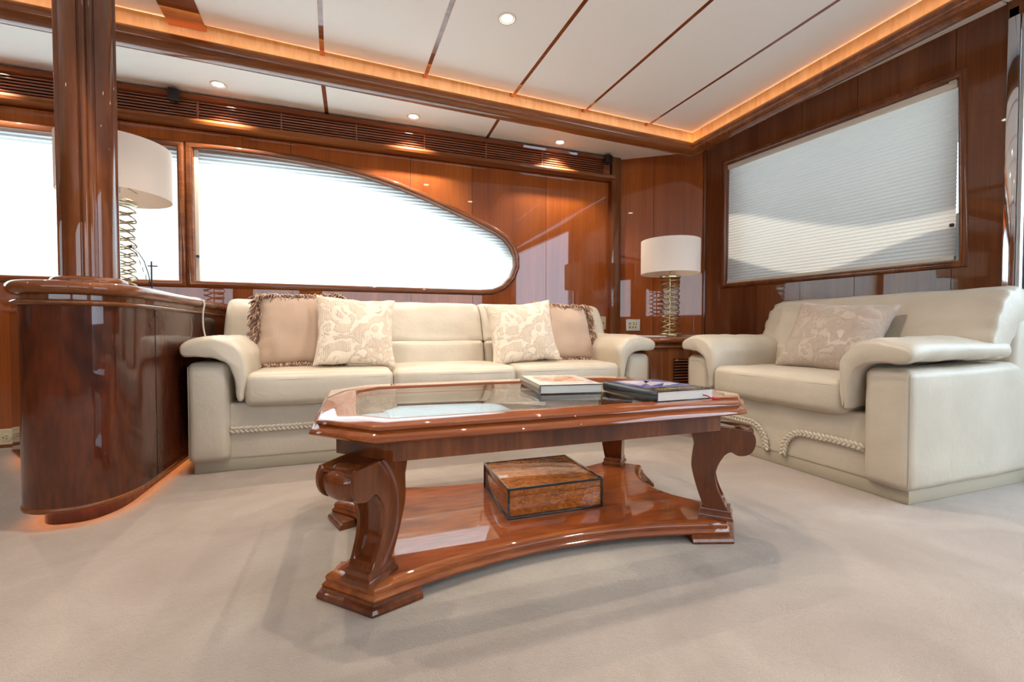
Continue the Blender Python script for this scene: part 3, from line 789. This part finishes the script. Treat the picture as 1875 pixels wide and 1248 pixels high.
# lower shelf with concave edges
def shelf_path(off):
    c = []
    def arc_edge(p, q, depth, inward, n=14):
        out = []
        for i in range(1, n):
            t = i / n; k = 4 * t * (1 - t)
            x = p[0] + (q[0] - p[0]) * t; y = p[1] + (q[1] - p[1]) * t
            out.append((x + inward[0] * depth * k, y + inward[1] * depth * k))
        return out
    hx, hy, ch = .675 - off, .372 - off, .115
    p = octagon(hx, hy, ch)
    # order: FR-left? front edge runs p[7] -> p[0]
    path = [p[7]] + arc_edge(p[7], p[0], .10, (0, 1)) + [p[0], p[1]] + arc_edge(p[1], p[2], .13, (-1, 0)) + [p[2], p[3]] + arc_edge(p[3], p[4], .10, (0, -1)) + [p[4], p[5]] + arc_edge(p[5], p[6], .13, (1, 0)) + [p[6]]
    return path
sp = shelf_path(0)
spro = [(.02, .026), (-.008, .026), (-.010, .032), (-.006, .038), (-.002, .042), (-.004, .05), (.0, .058), (.008, .064), (.02, .066)]
edge = plan_sweep(sp, spro, True, False)
obj('shelf_edge', edge, 'table_x', ct, 50)
m = MB(); q = plan_sweep(sp, [(.018, .066), (.018, .03)], True, False)
n_ = len(sp); top = [q.v[2 * i] for i in range(n_)]; bot = [(x, y, .03) for x, y, z in top]
m.loft([bot, top], True, True, True); obj('shelf', m, 'table_burl', ct, 30)
# feet and legs, one of each built for the front right corner then turned about
def mold_block(path, prof): return plan_sweep(path, prof, False, True)
LEGP = [(-.111, .376), (.020, .376), (.042, .376), (.061, .369), (.069, .352), (.068, .328), (.058, .306), (.040, .294), (.017, .292), (-.002, .301), (-.022, .286), (-.038, .261), (-.048, .230), (-.049, .200), (-.041, .165), (-.024, .127), (-.009, .098), (-.012, .086), (-.006, .076), (-.006, .066), (-.088, .066), (-.088, .084), (-.080, .099), (-.086, .112), (-.094, .133), (-.106, .170), (-.117, .214), (-.122, .247), (-.119, .285), (-.114, .321)]
LEGP = [(a + .012, b) for a, b in LEGP]
def leg_width(z): return .076 + (.122 - .076) * max(0, min(1, (z - .09) / .24))
def leg_mb():
    """profile in the diagonal plane (s outwards), thickness across; front face sunk between two raised rims"""
    O = [Vector(p) for p in spline(LEGP[:1] + LEGP[2:], 3)]
    mb = MB(); n = len(O)
    cs = [(-1, 0), (-.94, .003), (-.84, .003), (-.78, .003), (-.70, .003), (-.60, -.012), (.60, -.012), (.70, .003), (.78, .003), (.84, .003), (.94, .003), (1, 0)]
    N = []
    for i in range(n):
        d = (O[(i + 1) % n] - O[i - 1]).normalized(); N.append(Vector((d.y, -d.x)))
    cen = Vector((-.05, .2))
    area = sum(O[i].x * O[(i + 1) % n].y - O[(i + 1) % n].x * O[i].y for i in range(n))
    sg = 1 if area > 0 else -1
    rings = []
    for k, off in cs:
        rg = []
        for i in range(n):
            p = O[i]; f = 0
            front = N[i].x * sg > .25 and .12 < p.y < .285
            f = off if front else (0 if abs(k) == 1 else .001)
            if p.x > -.002 and p.y > .286 and abs(k) < .80: f = -.014 if p.y < .362 else -.004
            q = p + N[i] * sg * f
            rg.append((q.x, leg_width(p.y) / 2 * k, q.y))
        rings.append(rg)
    mb.loft(rings, True, True, True); return mb
def scroll_mb():
    # turned barrel of the scroll across the leg head
    pr = [(.030, -.050), (.0345, -.046), (.0345, -.042), (.0405, -.036), (.0445, -.022), (.046, 0), (.0445, .022), (.0405, .036), (.0345, .042), (.0345, .046), (.030, .050)]
    mb = MB(); mb.lathe(pr, 24)
    return mb.xf(lambda x, y, z: (.040 + x, z, .333 + y))
def pedestal_mb():
    mb = MB()
    pr = [(.046, .066), (.046, .074), (.043, .08), (.040, .084), (.040, .094), (.038, .098)]
    rings = []
    for r, z in pr: rings.append([(-.035 + sx * (r + .008), sy * r, z) for sx, sy in ((-1, -1), (1, -1), (1, 1), (-1, 1))])
    mb.loft(rings, True, True, True); return mb
def foot_mb():
    # mitred moulding hugging the chamfered corner: front edge, chamfer, side edge (local to the table)
    hx, hy, ch = .675, .372, .115
    a = (hx - ch - .115, -hy + .038); b = (hx - ch, -hy); c_ = (hx, -hy + ch); d_ = (hx - .04, -hy + ch + .115)
    fp = [(.03, 0), (-.022, 0), (-.024, .008), (-.020, .016), (-.012, .020), (-.010, .027), (.03, .027)]
    return plan_sweep([a, b, c_, d_], fp, False)
leg_me = mesh('leg', leg_mb(), 'table_z', 35); scr_me = mesh('scroll', scroll_mb(), 'table_z', 40); ped_me = mesh('leg_base', pedestal_mb(), 'table_z', 30)
foot_m = foot_mb()
for sx in (1, -1):
    for sy in (-1, 1):
        org = Vector((.592 * sx, .340 * sy, 0)); ang = math.atan2(sy, sx)
        l = obj('leg', leg_me, None, ct, loc=org); l.rotation_euler = (0, 0, ang)
        s_ = obj('scroll', scr_me, None, l); p_ = obj('leg_base', ped_me, None, l)
        fm = MB(); fm.add([(x * sx, y * -sy, z) for x, y, z in foot_m.v], foot_m.f); obj('foot', fm, 'table_z', ct, 35)

# box on the shelf
bx = thing('wooden_box', 'small figured-wood keepsake box with black edges on the table shelf', 'box', (.66, 1.543, .066), math.radians(-1))
m = MB(); m.box(-.176, .176, -.154, .154, .004, .072, .002); obj('box_body', m, 'box_wood', bx)
m = MB(); m.box(-.176, .176, -.154, .154, .0725, .101, .002); obj('box_lid', m, 'box_wood', bx)
m = MB(); e = .0042
for x in (-.177, .177):
    for y in (-.155, .155): m.box(x - e, x + e, y - e, y + e, 0, .103, .0015, 1)
for z in (.0045, .1005):
    for x in (-.177, .177): m.box(x - e, x + e, -.155, .155, z - e, z + e, .0015, 1)
    for y in (-.155, .155): m.box(-.177, .177, y - e, y + e, z - e, z + e, .0015, 1)
obj('edge_banding', m, 'black', bx)

# books on the glass
def book(name, label, loc, rot, w, d, h, cover, decor, spine):
    """spine along -x side, fore edge +x; w along x, d along y"""
    b = thing(name, label, 'book', loc, rot)
    m = MB(); m.box(-w / 2, w / 2, -d / 2, d / 2, 0, .003, .001, 1); m.box(-w / 2, w / 2, -d / 2, d / 2, h - .003, h, .001, 1)
    obj('book_cover', m, cover, b); m = MB()
    rings = []
    for y in (-d / 2, d / 2):
        rings.append([(-w / 2 - .004 * math.sin(PI * k / 6), y, h * k / 6) for k in range(7)] + [(-w / 2 + .003, y, h * k / 6) for k in range(6, -1, -1)])
    m.loft(rings, True, True, True); obj('spine', m, spine, b)
    m = MB(); m.box(-w / 2 + .003, w / 2 - .005, -d / 2 + .004, d / 2 - .004, .003, h - .003); obj('pages', m, 'paper', b)
    decor(b, w, d, h); return b
M['grey_spine'] = plain('grey_spine', srgb(96, 92, 88), .25, coat=.5)
def decor1(b, w, d, h):
    m = MB(); m.box(-w * .495, w * .492, -d * .494, d * .494, h - .0006, h + .0003); obj('dust_jacket', m, 'white_gloss', b)
    m = MB(); m.box(-w * .36, w * .36, -d * .20, d * .30, h - .0005, h + .0006); obj('cover_picture', m, 'cover_photo', b)
    m = MB(); m.box(-w * .30, w * .22, d * .36, d * .40, h - .0005, h + .0006); obj('cover_title', m, 'silver_plastic', b)
    m = MB(); m.box(-w * .2, w * .12, -d * .33, -d * .30, h - .0005, h + .0006); obj('cover_subtitle', m, 'silver_plastic', b)
def decor2(b, w, d, h):
    m = MB(); m.box(-w * .42, w * .45, -d * .20, d * .44, h - .0005, h + .0006); obj('cover_picture', m, 'cover_sea', b)
    m = MB()
    for (x0, y0, x1, y1, x2, y2) in ((-.30, -.02, .22, .30, -.34, .40), (-.18, -.08, .34, .12, .10, .34), (-.02, -.14, .40, -.02, .34, .16)):
        z = h + .0012
        m.add([(x0 * w, y0 * d, z), (x1 * w, y1 * d, z), (x2 * w, y2 * d, z), (x0 * w, y0 * d, z - .001), (x1 * w, y1 * d, z - .001), (x2 * w, y2 * d, z - .001)], [(0, 1, 2), (3, 5, 4), (0, 3, 4, 1), (1, 4, 5, 2), (2, 5, 3, 0)])
    obj('printed_sails', m, 'sail', b)
    m = MB(); rr = random.Random(5); x = -w * .34
    while x < w * .34:
        k = rr.uniform(.004, .009); m.box(x, x + k, -d * .36, -d * .31, h - .0005, h + .0007); x += k + rr.uniform(.003, .006)
    obj('gilt_lettering', m, 'gold', b)
    m = MB(); m.tube([(w * .30, -d / 2 + .01, h * .4), (w * .33, -d / 2 - .008, .012), (w * .36, -d / 2 - .02, .004), (w * .46, -d / 2 - .034, .003)], .0022, 5); obj('ribbon_marker', m, 'red', b)
book('art_book', 'thick white hardback with an orange picture on the cover, lying on the glass', (.757, 1.585, ZT - .001), math.radians(-9), .235, .335, .033, 'black_cover', decor1, 'grey_spine')
book('art_book', 'black hardback with a blue sailing picture and red ribbon on the table', (1.003, 1.305, ZT), math.radians(2), .235, .30, .034, 'black_cover', decor2, 'black_cover')

# ------------------------------------------------------------------ pillar cabinet on the left
cabp = []
for k in range(0, 19):
    a = math.radians(-90 + 90 * k / 18 * 1.0)
    pass
def cab_plan(off=0.0):
    """counter-clockwise outline: rounded nose toward the room, straight right flank, left flank flaring forward"""
    pts = []
    a, b = .178, .265
    cx, cy = -.988, 2.245
    for k in range(25):
        th = math.radians(180 + 180 * k / 24)
        c_, s_ = math.cos(th), math.sin(th)
        pts.append((cx + a * (abs(c_) ** .8) * (1 if c_ > 0 else -1), cy + b * s_ if 0 else cy - b * (abs(s_) ** .9)))
    pts += [(-.81, 2.6), (-.81, 3.0), (-.81, 3.48), (-1.80, 3.48), (-1.80, 3.25), (-1.70, 3.05), (-1.44, 2.70), (-1.25, 2.42)]
    return pts
def off_path(path, o): # outward offset of a CCW outline
    return [(x, y) for x, y, z in plan_sweep(path, [(-o, 0)], True, False).v]
CP = cab_plan()
cab = thing('pillar_cabinet', 'tall varnished burl cabinet with a rounded nose left of the sofa', 'cabinet', (-1.0, 2.3, 0))
def lc(mb): return mb.xf(lambda x, y, z: (x + 1.0, y - 2.3, z))
def slab(path, z0, z1):
    m = MB(); m.loft([[(x, y, z) for x, y in path] for z in (z0, z1)], True, True, True); return m
pl = off_path(CP, -.055)
obj('plinth', lc(slab(pl, 0, .075)), 'burl', cab)
obj('body', lc(slab(CP, .075, .79)), 'burl', cab, 30)
obj('base_moulding', lc(plan_sweep(CP, [(.03, .056), (.006, .056), (-.004, .062), (-.004, .072), (.004, .08), (.03, .08)], True)), 'trim_x', cab, 60)
bead = [(.03, .786)] + [(.0 - .020 * math.sin(PI * k / 8), .788 + .022 * (1 - math.cos(PI * k / 8)) / 2) for k in range(9)] + [(.03, .81)]
obj('bead_moulding', lc(plan_sweep(CP, bead, True)), 'trim_x', cab, 60)
nk = off_path(CP, -.006)
obj('neck', lc(slab(nk, .79, .835)), 'trim_x', cab, 40)
tpn = off_path(CP, .008)
bul = [(.03, .828)] + [(-.022 * math.sin(PI * k / 10), .828 + .047 * (1 - math.cos(PI * k / 10)) / 2) for k in range(11)] + [(.03, .875)]
obj('counter_edge', lc(plan_sweep(tpn, bul, True)), 'trim_x', cab, 60)
obj('counter_top', lc(slab(off_path(tpn, -.028), .83, .875)), 'trim_x', cab, 40)
m = MB(); m.box(-.8105, -.8085, 2.30, 2.302, .08, .785); obj('panel_joint', lc(m), 'dark', cab)
rp = off_path(CP, -.035)
rope2 = plan_sweep(rp, [(.006 * math.cos(k * PI / 3), .066 + .006 * math.sin(k * PI / 3)) for k in range(6)], True)
obj('rope_light', lc(rope2), 'rope_low', cab)['label'] = 'glowing orange rope light under the cabinet'

# column
colm = thing('column', 'tall glossy wooden column with beaded corners standing on the pillar cabinet', 'column', (-.992, 2.225, .875))
def col_r(th, base=.082):
    d = (math.degrees(th) + 66) % 90; d = min(d, 90 - d)
    r = base * (1 + .02 * math.cos(4 * th))
    if d < 14:
        r = base + .0085 * abs(math.sin(math.radians(d / 14 * 180 + 8))) ** .6
    elif d < 17: r = base - .004
    return r
m = MB(); N_ = 240
m.loft([[(col_r(2 * PI * k / N_) * math.cos(2 * PI * k / N_), col_r(2 * PI * k / N_) * math.sin(2 * PI * k / N_), z) for k in range(N_)] for z in (.02, .5, 1.0, ZC - .875)], True, True, True)
M['column'] = wood('column_walnut', srgb(84, 40, 17), srgb(114, 60, 26), srgb(142, 82, 38), 'Z', .6, 70, 1.8, .08, rnd=0, blot=srgb(66, 30, 14))
obj('shaft', m, 'column', colm, 45)
m = MB(); m.lathe([(.10, 0), (.114, .004), (.118, .014), (.112, .026), (.10, .032), (.06, .033)], 48); obj('base_ring', m, 'trim_x', colm, 60)

# ------------------------------------------------------------------ lamps
def lamp(label, loc, rot, seed):
    t = thing('table_lamp', label, 'lamp', loc, rot, None)
    m = MB(); m.lathe([(.088, 0), (.09, .004), (.09, .020), (.086, .024), (.05, .026), (.012, .028)], 40); obj('base', m, 'brass', t)
    m = MB(); m.tube([(0, 0, .024), (0, 0, .56)], .005, 8); obj('stem', m, 'brass', t)
    m = MB(); m.lathe([(.074, .448), (.078, .452), (.078, .462), (.074, .466)], 36); obj('collar', m, 'brass', t)
    path = []; turns = 20; N = turns * 28
    for i in range(N + 1):
        th = 2 * PI * turns * i / N; f = i / N
        r = .068 + .004 * math.sin(th * .37 + seed)
        z = .034 + .408 * f + .017 * math.sin(th * 1.5 + seed) * min(1, f * 12, (1 - f) * 12)
        path.append((r * math.cos(th), r * math.sin(th), max(.03, z)))
    m = MB(); m.tube(path, .0036, 6); obj('wire_coil', m, 'brass', t, 70)
    m = MB(); m.lathe([(.218, .482), (.218, .736), (.2155, .736), (.2155, .482), (.218, .482)], 64, cap=False); obj('shade', m, 'shade', t, 50)
    m = MB(); m.tube([(-.215, 0, .56), (.215, 0, .56)], .0025, 6); m.tube([(0, -.215, .56), (0, .215, .56)], .0025, 6); obj('shade_spider', m, 'brass', t)
    m = MB(); m.lathe([(.008, .50), (.014, .505), (.014, .545), (.02, .56), (.03, .59), (.03, .62), (.018, .645), (.002, .65)], 20); obj('bulb', m, 'white_gloss', t)
    return t
lampL = lamp('drum shade table lamp with brass coil base behind the column', (-1.10, 2.715, .875), 0, .3)
lamp('drum shade table lamp with brass coil base on the corner cabinet', (2.30, 2.83, .655), .8, 1.9)

# wire ornament and cord on the counter
orn = thing('wire_ornament', 'thin dark metal ornament with curved arm and crossbar beside the left lamp', 'ornament', (-.90, 2.53, .875))
m = MB(); m.lathe([(.02, 0), (.02, .004), (.004, .006)], 16); obj('foot', m, 'steel_dark', orn)
m = MB(); m.tube([(0, 0, .0), (0, 0, .15)], .0035, 8); obj('post', m, 'steel_dark', orn)
m = MB(); m.tube([(-.014, 0, .128), (.024, 0, .128)], .003, 8); obj('crossbar', m, 'steel_dark', orn)
m = MB(); m.tube([(-.002, 0, .03), (-.012, 0, .09), (-.028, 0, .15), (-.05, 0, .19), (-.075, 0, .21)], .0022, 6); obj('curved_arm', m, 'steel_dark', orn)
m = MB(); m.lathe([(.001, -.007), (.006, -.003), (.006, .003), (.001, .007)], 12, (-.078, 0, .214)); obj('finial', m, 'steel_dark', orn)
m = MB()
for k in range(5): m.tube([(-.06 + .012 * k + .0, .004, .19 - .034 * k), (-.052 + .010 * k, .004, .166 - .034 * k)], .0018, 5)
obj('chain', m, 'steel_dark', orn)
cord = MB(); cord.tube(spline([(-1.0, 2.70, .879), (-.93, 2.78, .879), (-.86, 2.82, .879), (-.80, 2.83, .874), (-.776, 2.84, .85), (-.782, 2.84, .80), (-.785, 2.85, .72), (-.775, 2.86, .64), (-.77, 2.87, .56)], 6, False), .004, 8)
cord.xf(lambda x, y, z: (x + 1.10, y - 2.715, z - .875))
co_ = obj('power_cord', cord, 'white_cord', lampL); co_['label'] = 'white electric cord draped over the cabinet edge'

# ------------------------------------------------------------------ corner cabinet
cc = thing('corner_cabinet', 'low varnished corner cabinet between the two sofas under the lamp', 'cabinet', (2.4, 2.9, 0))
q0 = Vector((1.90, 2.62)); 
PC = [(2.30, 2.42), (2.62, 2.42), (2.90, 2.42), (2.86, 3.06), (2.26, 3.46), (1.89, 3.46), (1.89, 2.85)]
PC = [(1.905, 2.80)] + [(2.03 + .11 * math.cos(math.radians(a)), 2.69 + .11 * math.sin(math.radians(a))) for a in range(205, 271, 8)] + [(2.30, 2.555), (2.90, 2.50), (2.86, 3.07), (2.26, 3.46), (1.905, 3.46)]
def l2(mb): return mb.xf(lambda x, y, z: (x - 2.4, y - 2.9, z))
obj('body', l2(slab(off_path(PC, -.02), 0, .60)), 'trim_z', cc, 30)
bead = [(.04, .575)] + [(.016 - .012 * math.sin(PI * k / 8), .575 + .02 * (1 - math.cos(PI * k / 8)) / 2) for k in range(9)] + [(.04, .595)]
obj('bead_moulding', l2(plan_sweep(PC, bead, True)), 'trim_x', cc, 60)
bul = [(.03, .612)] + [(-.016 * math.sin(PI * k / 10), .612 + .043 * (1 - math.cos(PI * k / 10)) / 2) for k in range(11)] + [(.03, .655)]
obj('counter_edge', l2(plan_sweep(PC, bul, True)), 'trim_x', cc, 60)
obj('counter_top', l2(slab(off_path(PC, -.025), .60, .655)), 'trim_x', cc, 40)
vx0, vx1 = 2.13, 2.33
m = MB(); m.box(vx0, vx1, 2.572, 2.578, .19, .50); obj('vent_recess', l2(m), 'dark', cc)
vs_ = MB(); vs_.box(-.1, .1, -.012, .004, -.004, .004, .0015, 1); vme = mesh('vent_slat', vs_, 'grille_wood')
for k in range(15): obj('vent_slat', vme, None, cc, loc=(2.23 - 2.4, 2.568 - 2.9, .20 + k * .0205))
m = MB(); m.lathe([(.008, 0), (.007, .006), (.002, .009)], 14); m.xf(lambda x, y, z: (2.15 + x, 2.568 - z, .488 + y)); obj('knob', l2(m), 'silver_plastic', cc)
def magazine(label, x, y, z, rot, w, d, h):
    o = thing('magazine', label, 'magazine', (x, y, z), rot)
    m = MB(); m.box(-w / 2, w / 2, -d / 2, d / 2, 0, .001); m.box(-w / 2, w / 2, -d / 2, d / 2, h - .001, h); m.box(-w / 2, -w / 2 + .001, -d / 2, d / 2, 0, h); obj('cover', m, 'magazine', o)
    m = MB(); m.box(-w / 2 + .001, w / 2 - .002, -d / 2 + .002, d / 2 - .002, .001, h - .001); obj('pages', m, 'paper', o)
magazine('thin magazine lying left of the lamp on the corner cabinet', 2.07, 2.86, .655, .15, .22, .28, .009)
magazine('pale magazine lying right of the lamp on the corner cabinet', 2.56, 2.74, .655, -.2, .28, .21, .012)

# ------------------------------------------------------------------ wall fittings
ctl = thing('control_panel', 'square silver climate control plate with green display beside the right lamp', 'control panel', mapC(.149, .75, 0))
def lcn(s, z, d): return tuple(Vector(mapC(s, z, d)) - Vector(mapC(.149, .75, 0)))
def cbox(s0, s1, z0, z1, d0, d1, b=0):
    m = MB(); m.box(s0, s1, d0, d1, z0, z1, b, 1); return m.xf(lambda a, b_, c: lcn(.149 + a, .75 + c, b_))
obj('plate', cbox(-.062, .062, -.052, .052, .001, .008, .003), 'silver_plastic', ctl)
obj('bezel', cbox(-.04, .04, -.034, .034, .008, .012, .002), 'ivory', ctl)
obj('display', cbox(.004, .03, .006, .024, .012, .0135), 'black', ctl)
obj('display_digits', cbox(.012, .016, .009, .021, .0134, .0142).join(cbox(.020, .024, .009, .021, .0134, .0142)), 'lcd', ctl)
for k, (a, z) in enumerate([(-.026, .014), (-.026, -.018), (0, -.018), (.024, -.018)]):
    obj('button', cbox(a - .005, a + .005, z - .005, z + .005, .012, .015, .001), 'black_plastic', ctl)
pl_ = thing('socket_plate', 'ivory wall plate at the right end of the sofa behind the fringed pillow', 'wall plate', (2.09, YB, .77))
m = MB(); m.box(-.05, .05, -.007, -.0005, -.058, .058, .003, 1); obj('plate', m, 'ivory', pl_)
m = MB(); m.lathe([(.006, 0), (.006, .003)], 12); m.xf(lambda x, y, z: (x + .02, -.007 - z, y)); obj('jack', m, 'black_plastic', pl_)
ou = thing('power_outlet', 'ivory double power outlet low on the wall at the far left', 'outlet', (-2.01, YB, .062))
m = MB(); m.box(-.085, .085, -.007, -.0005, -.05, .05, .003, 1); obj('plate', m, 'ivory', ou)
for x in (-.032, .038):
    m = MB(); m.lathe([(.024, 0), (.024, .003), (.022, .004)], 20); m.xf(lambda a, b, c: (a + x, -.007 - c, b)); so_ = obj('socket', m, 'ivory', ou)
    m = MB(); m.box(x - .004, x + .008, -.0125, -.0108, .006, .009); m.box(x - .004, x + .008, -.0125, -.0108, -.009, -.006); m.box(x - .016, x - .011, -.0125, -.0108, -.003, .003); obj('socket_slots', m, 'black_plastic', so_)
def speaker(label, x, y, z, rot):
    t = thing('wall_speaker', label, 'speaker', (x, y, z), rot)
    m = soft_box(.062, .05, .075, .012, (3, 3, 3)); obj('cabinet', m, 'black_plastic', t)
    m = MB(); m.box(-.024, .024, -.0275, -.0245, -.03, .03, .002, 1); obj('front_grille', m, 'dark', t)
    m = MB(); m.box(-.012, .012, .02, .05, -.01, .01); obj('bracket', m, 'black_plastic', t)
speaker('small black speaker clipped to the grille near the left lamp', -1.077, 3.40, 2.195, .3)
speaker('small black speaker at the right end of the grille in the corner', 2.10, 3.40, 2.195, .5)

# skirting
m = MB(); m.box(-4.2, -1.8, YB - .012, YB, 0, .02); struct('baseboard_back', m, 'trim_x')

# ------------------------------------------------------------------ aft deck outside the door and window
deck = MB(); deck.box(3.06, 6.5, -3, 4.2, -.12, -.04); struct('floor_deck', deck, 'deck')
TAN = math.tan(math.radians(20))
# roof overhang whose rear edge is bowed; it shades the upper part of the aft blind
edge_ = []
for (y, zs) in ((4.0, 1.85), (2.98, 1.72), (2.7, 1.64), (2.4, 1.52), (2.1, 1.41), (1.85, 1.345), (1.6, 1.33), (1.42, 1.345), (1.30, 1.36)):
    edge_.append((3.0 + (2.50 - zs) / TAN, y))
edge_ += [(3.35, 1.22), (3.35, -3)]
ov = MB(); pts = [(3.12, 4.0)] + edge_ + [(3.12, -3)]
ov.loft([[(x, y, z) for x, y in pts] for z in (2.50, 2.58)], True, True, True); struct('ceiling_deck', ov, 'deck')
bw = MB(); pts = []
for (y, z) in ((4.0, 1.38), (2.95, 1.36), (2.75, 1.28), (2.45, 1.16), (2.2, 1.10), (1.95, 1.14), (1.75, 1.20), (1.55, 1.245), (1.3, 1.25), (1.22, 1.25), (1.21, .35), (-3, .35)):
    pts.append((y, z - 0.0))
bw.loft([[(4.2 + dx, y, z + 1.2 * TAN) for y, z in pts] + [(4.2 + dx, -3, -.1), (4.2 + dx, 4.0, -.1)] for dx in (0, .08)], True, True, True); struct('wall_deck', bw, 'deck')  # unseen bulwark, top edge shaped to shade the lower part of the aft blind
hb = MB(); hb.box(8.0, 9.0, -9, 1.215, -1, 4.2, .05); struct('wall_sun_block', hb, 'headliner')  # unseen block added to keep sun out of the door and bounce skylight
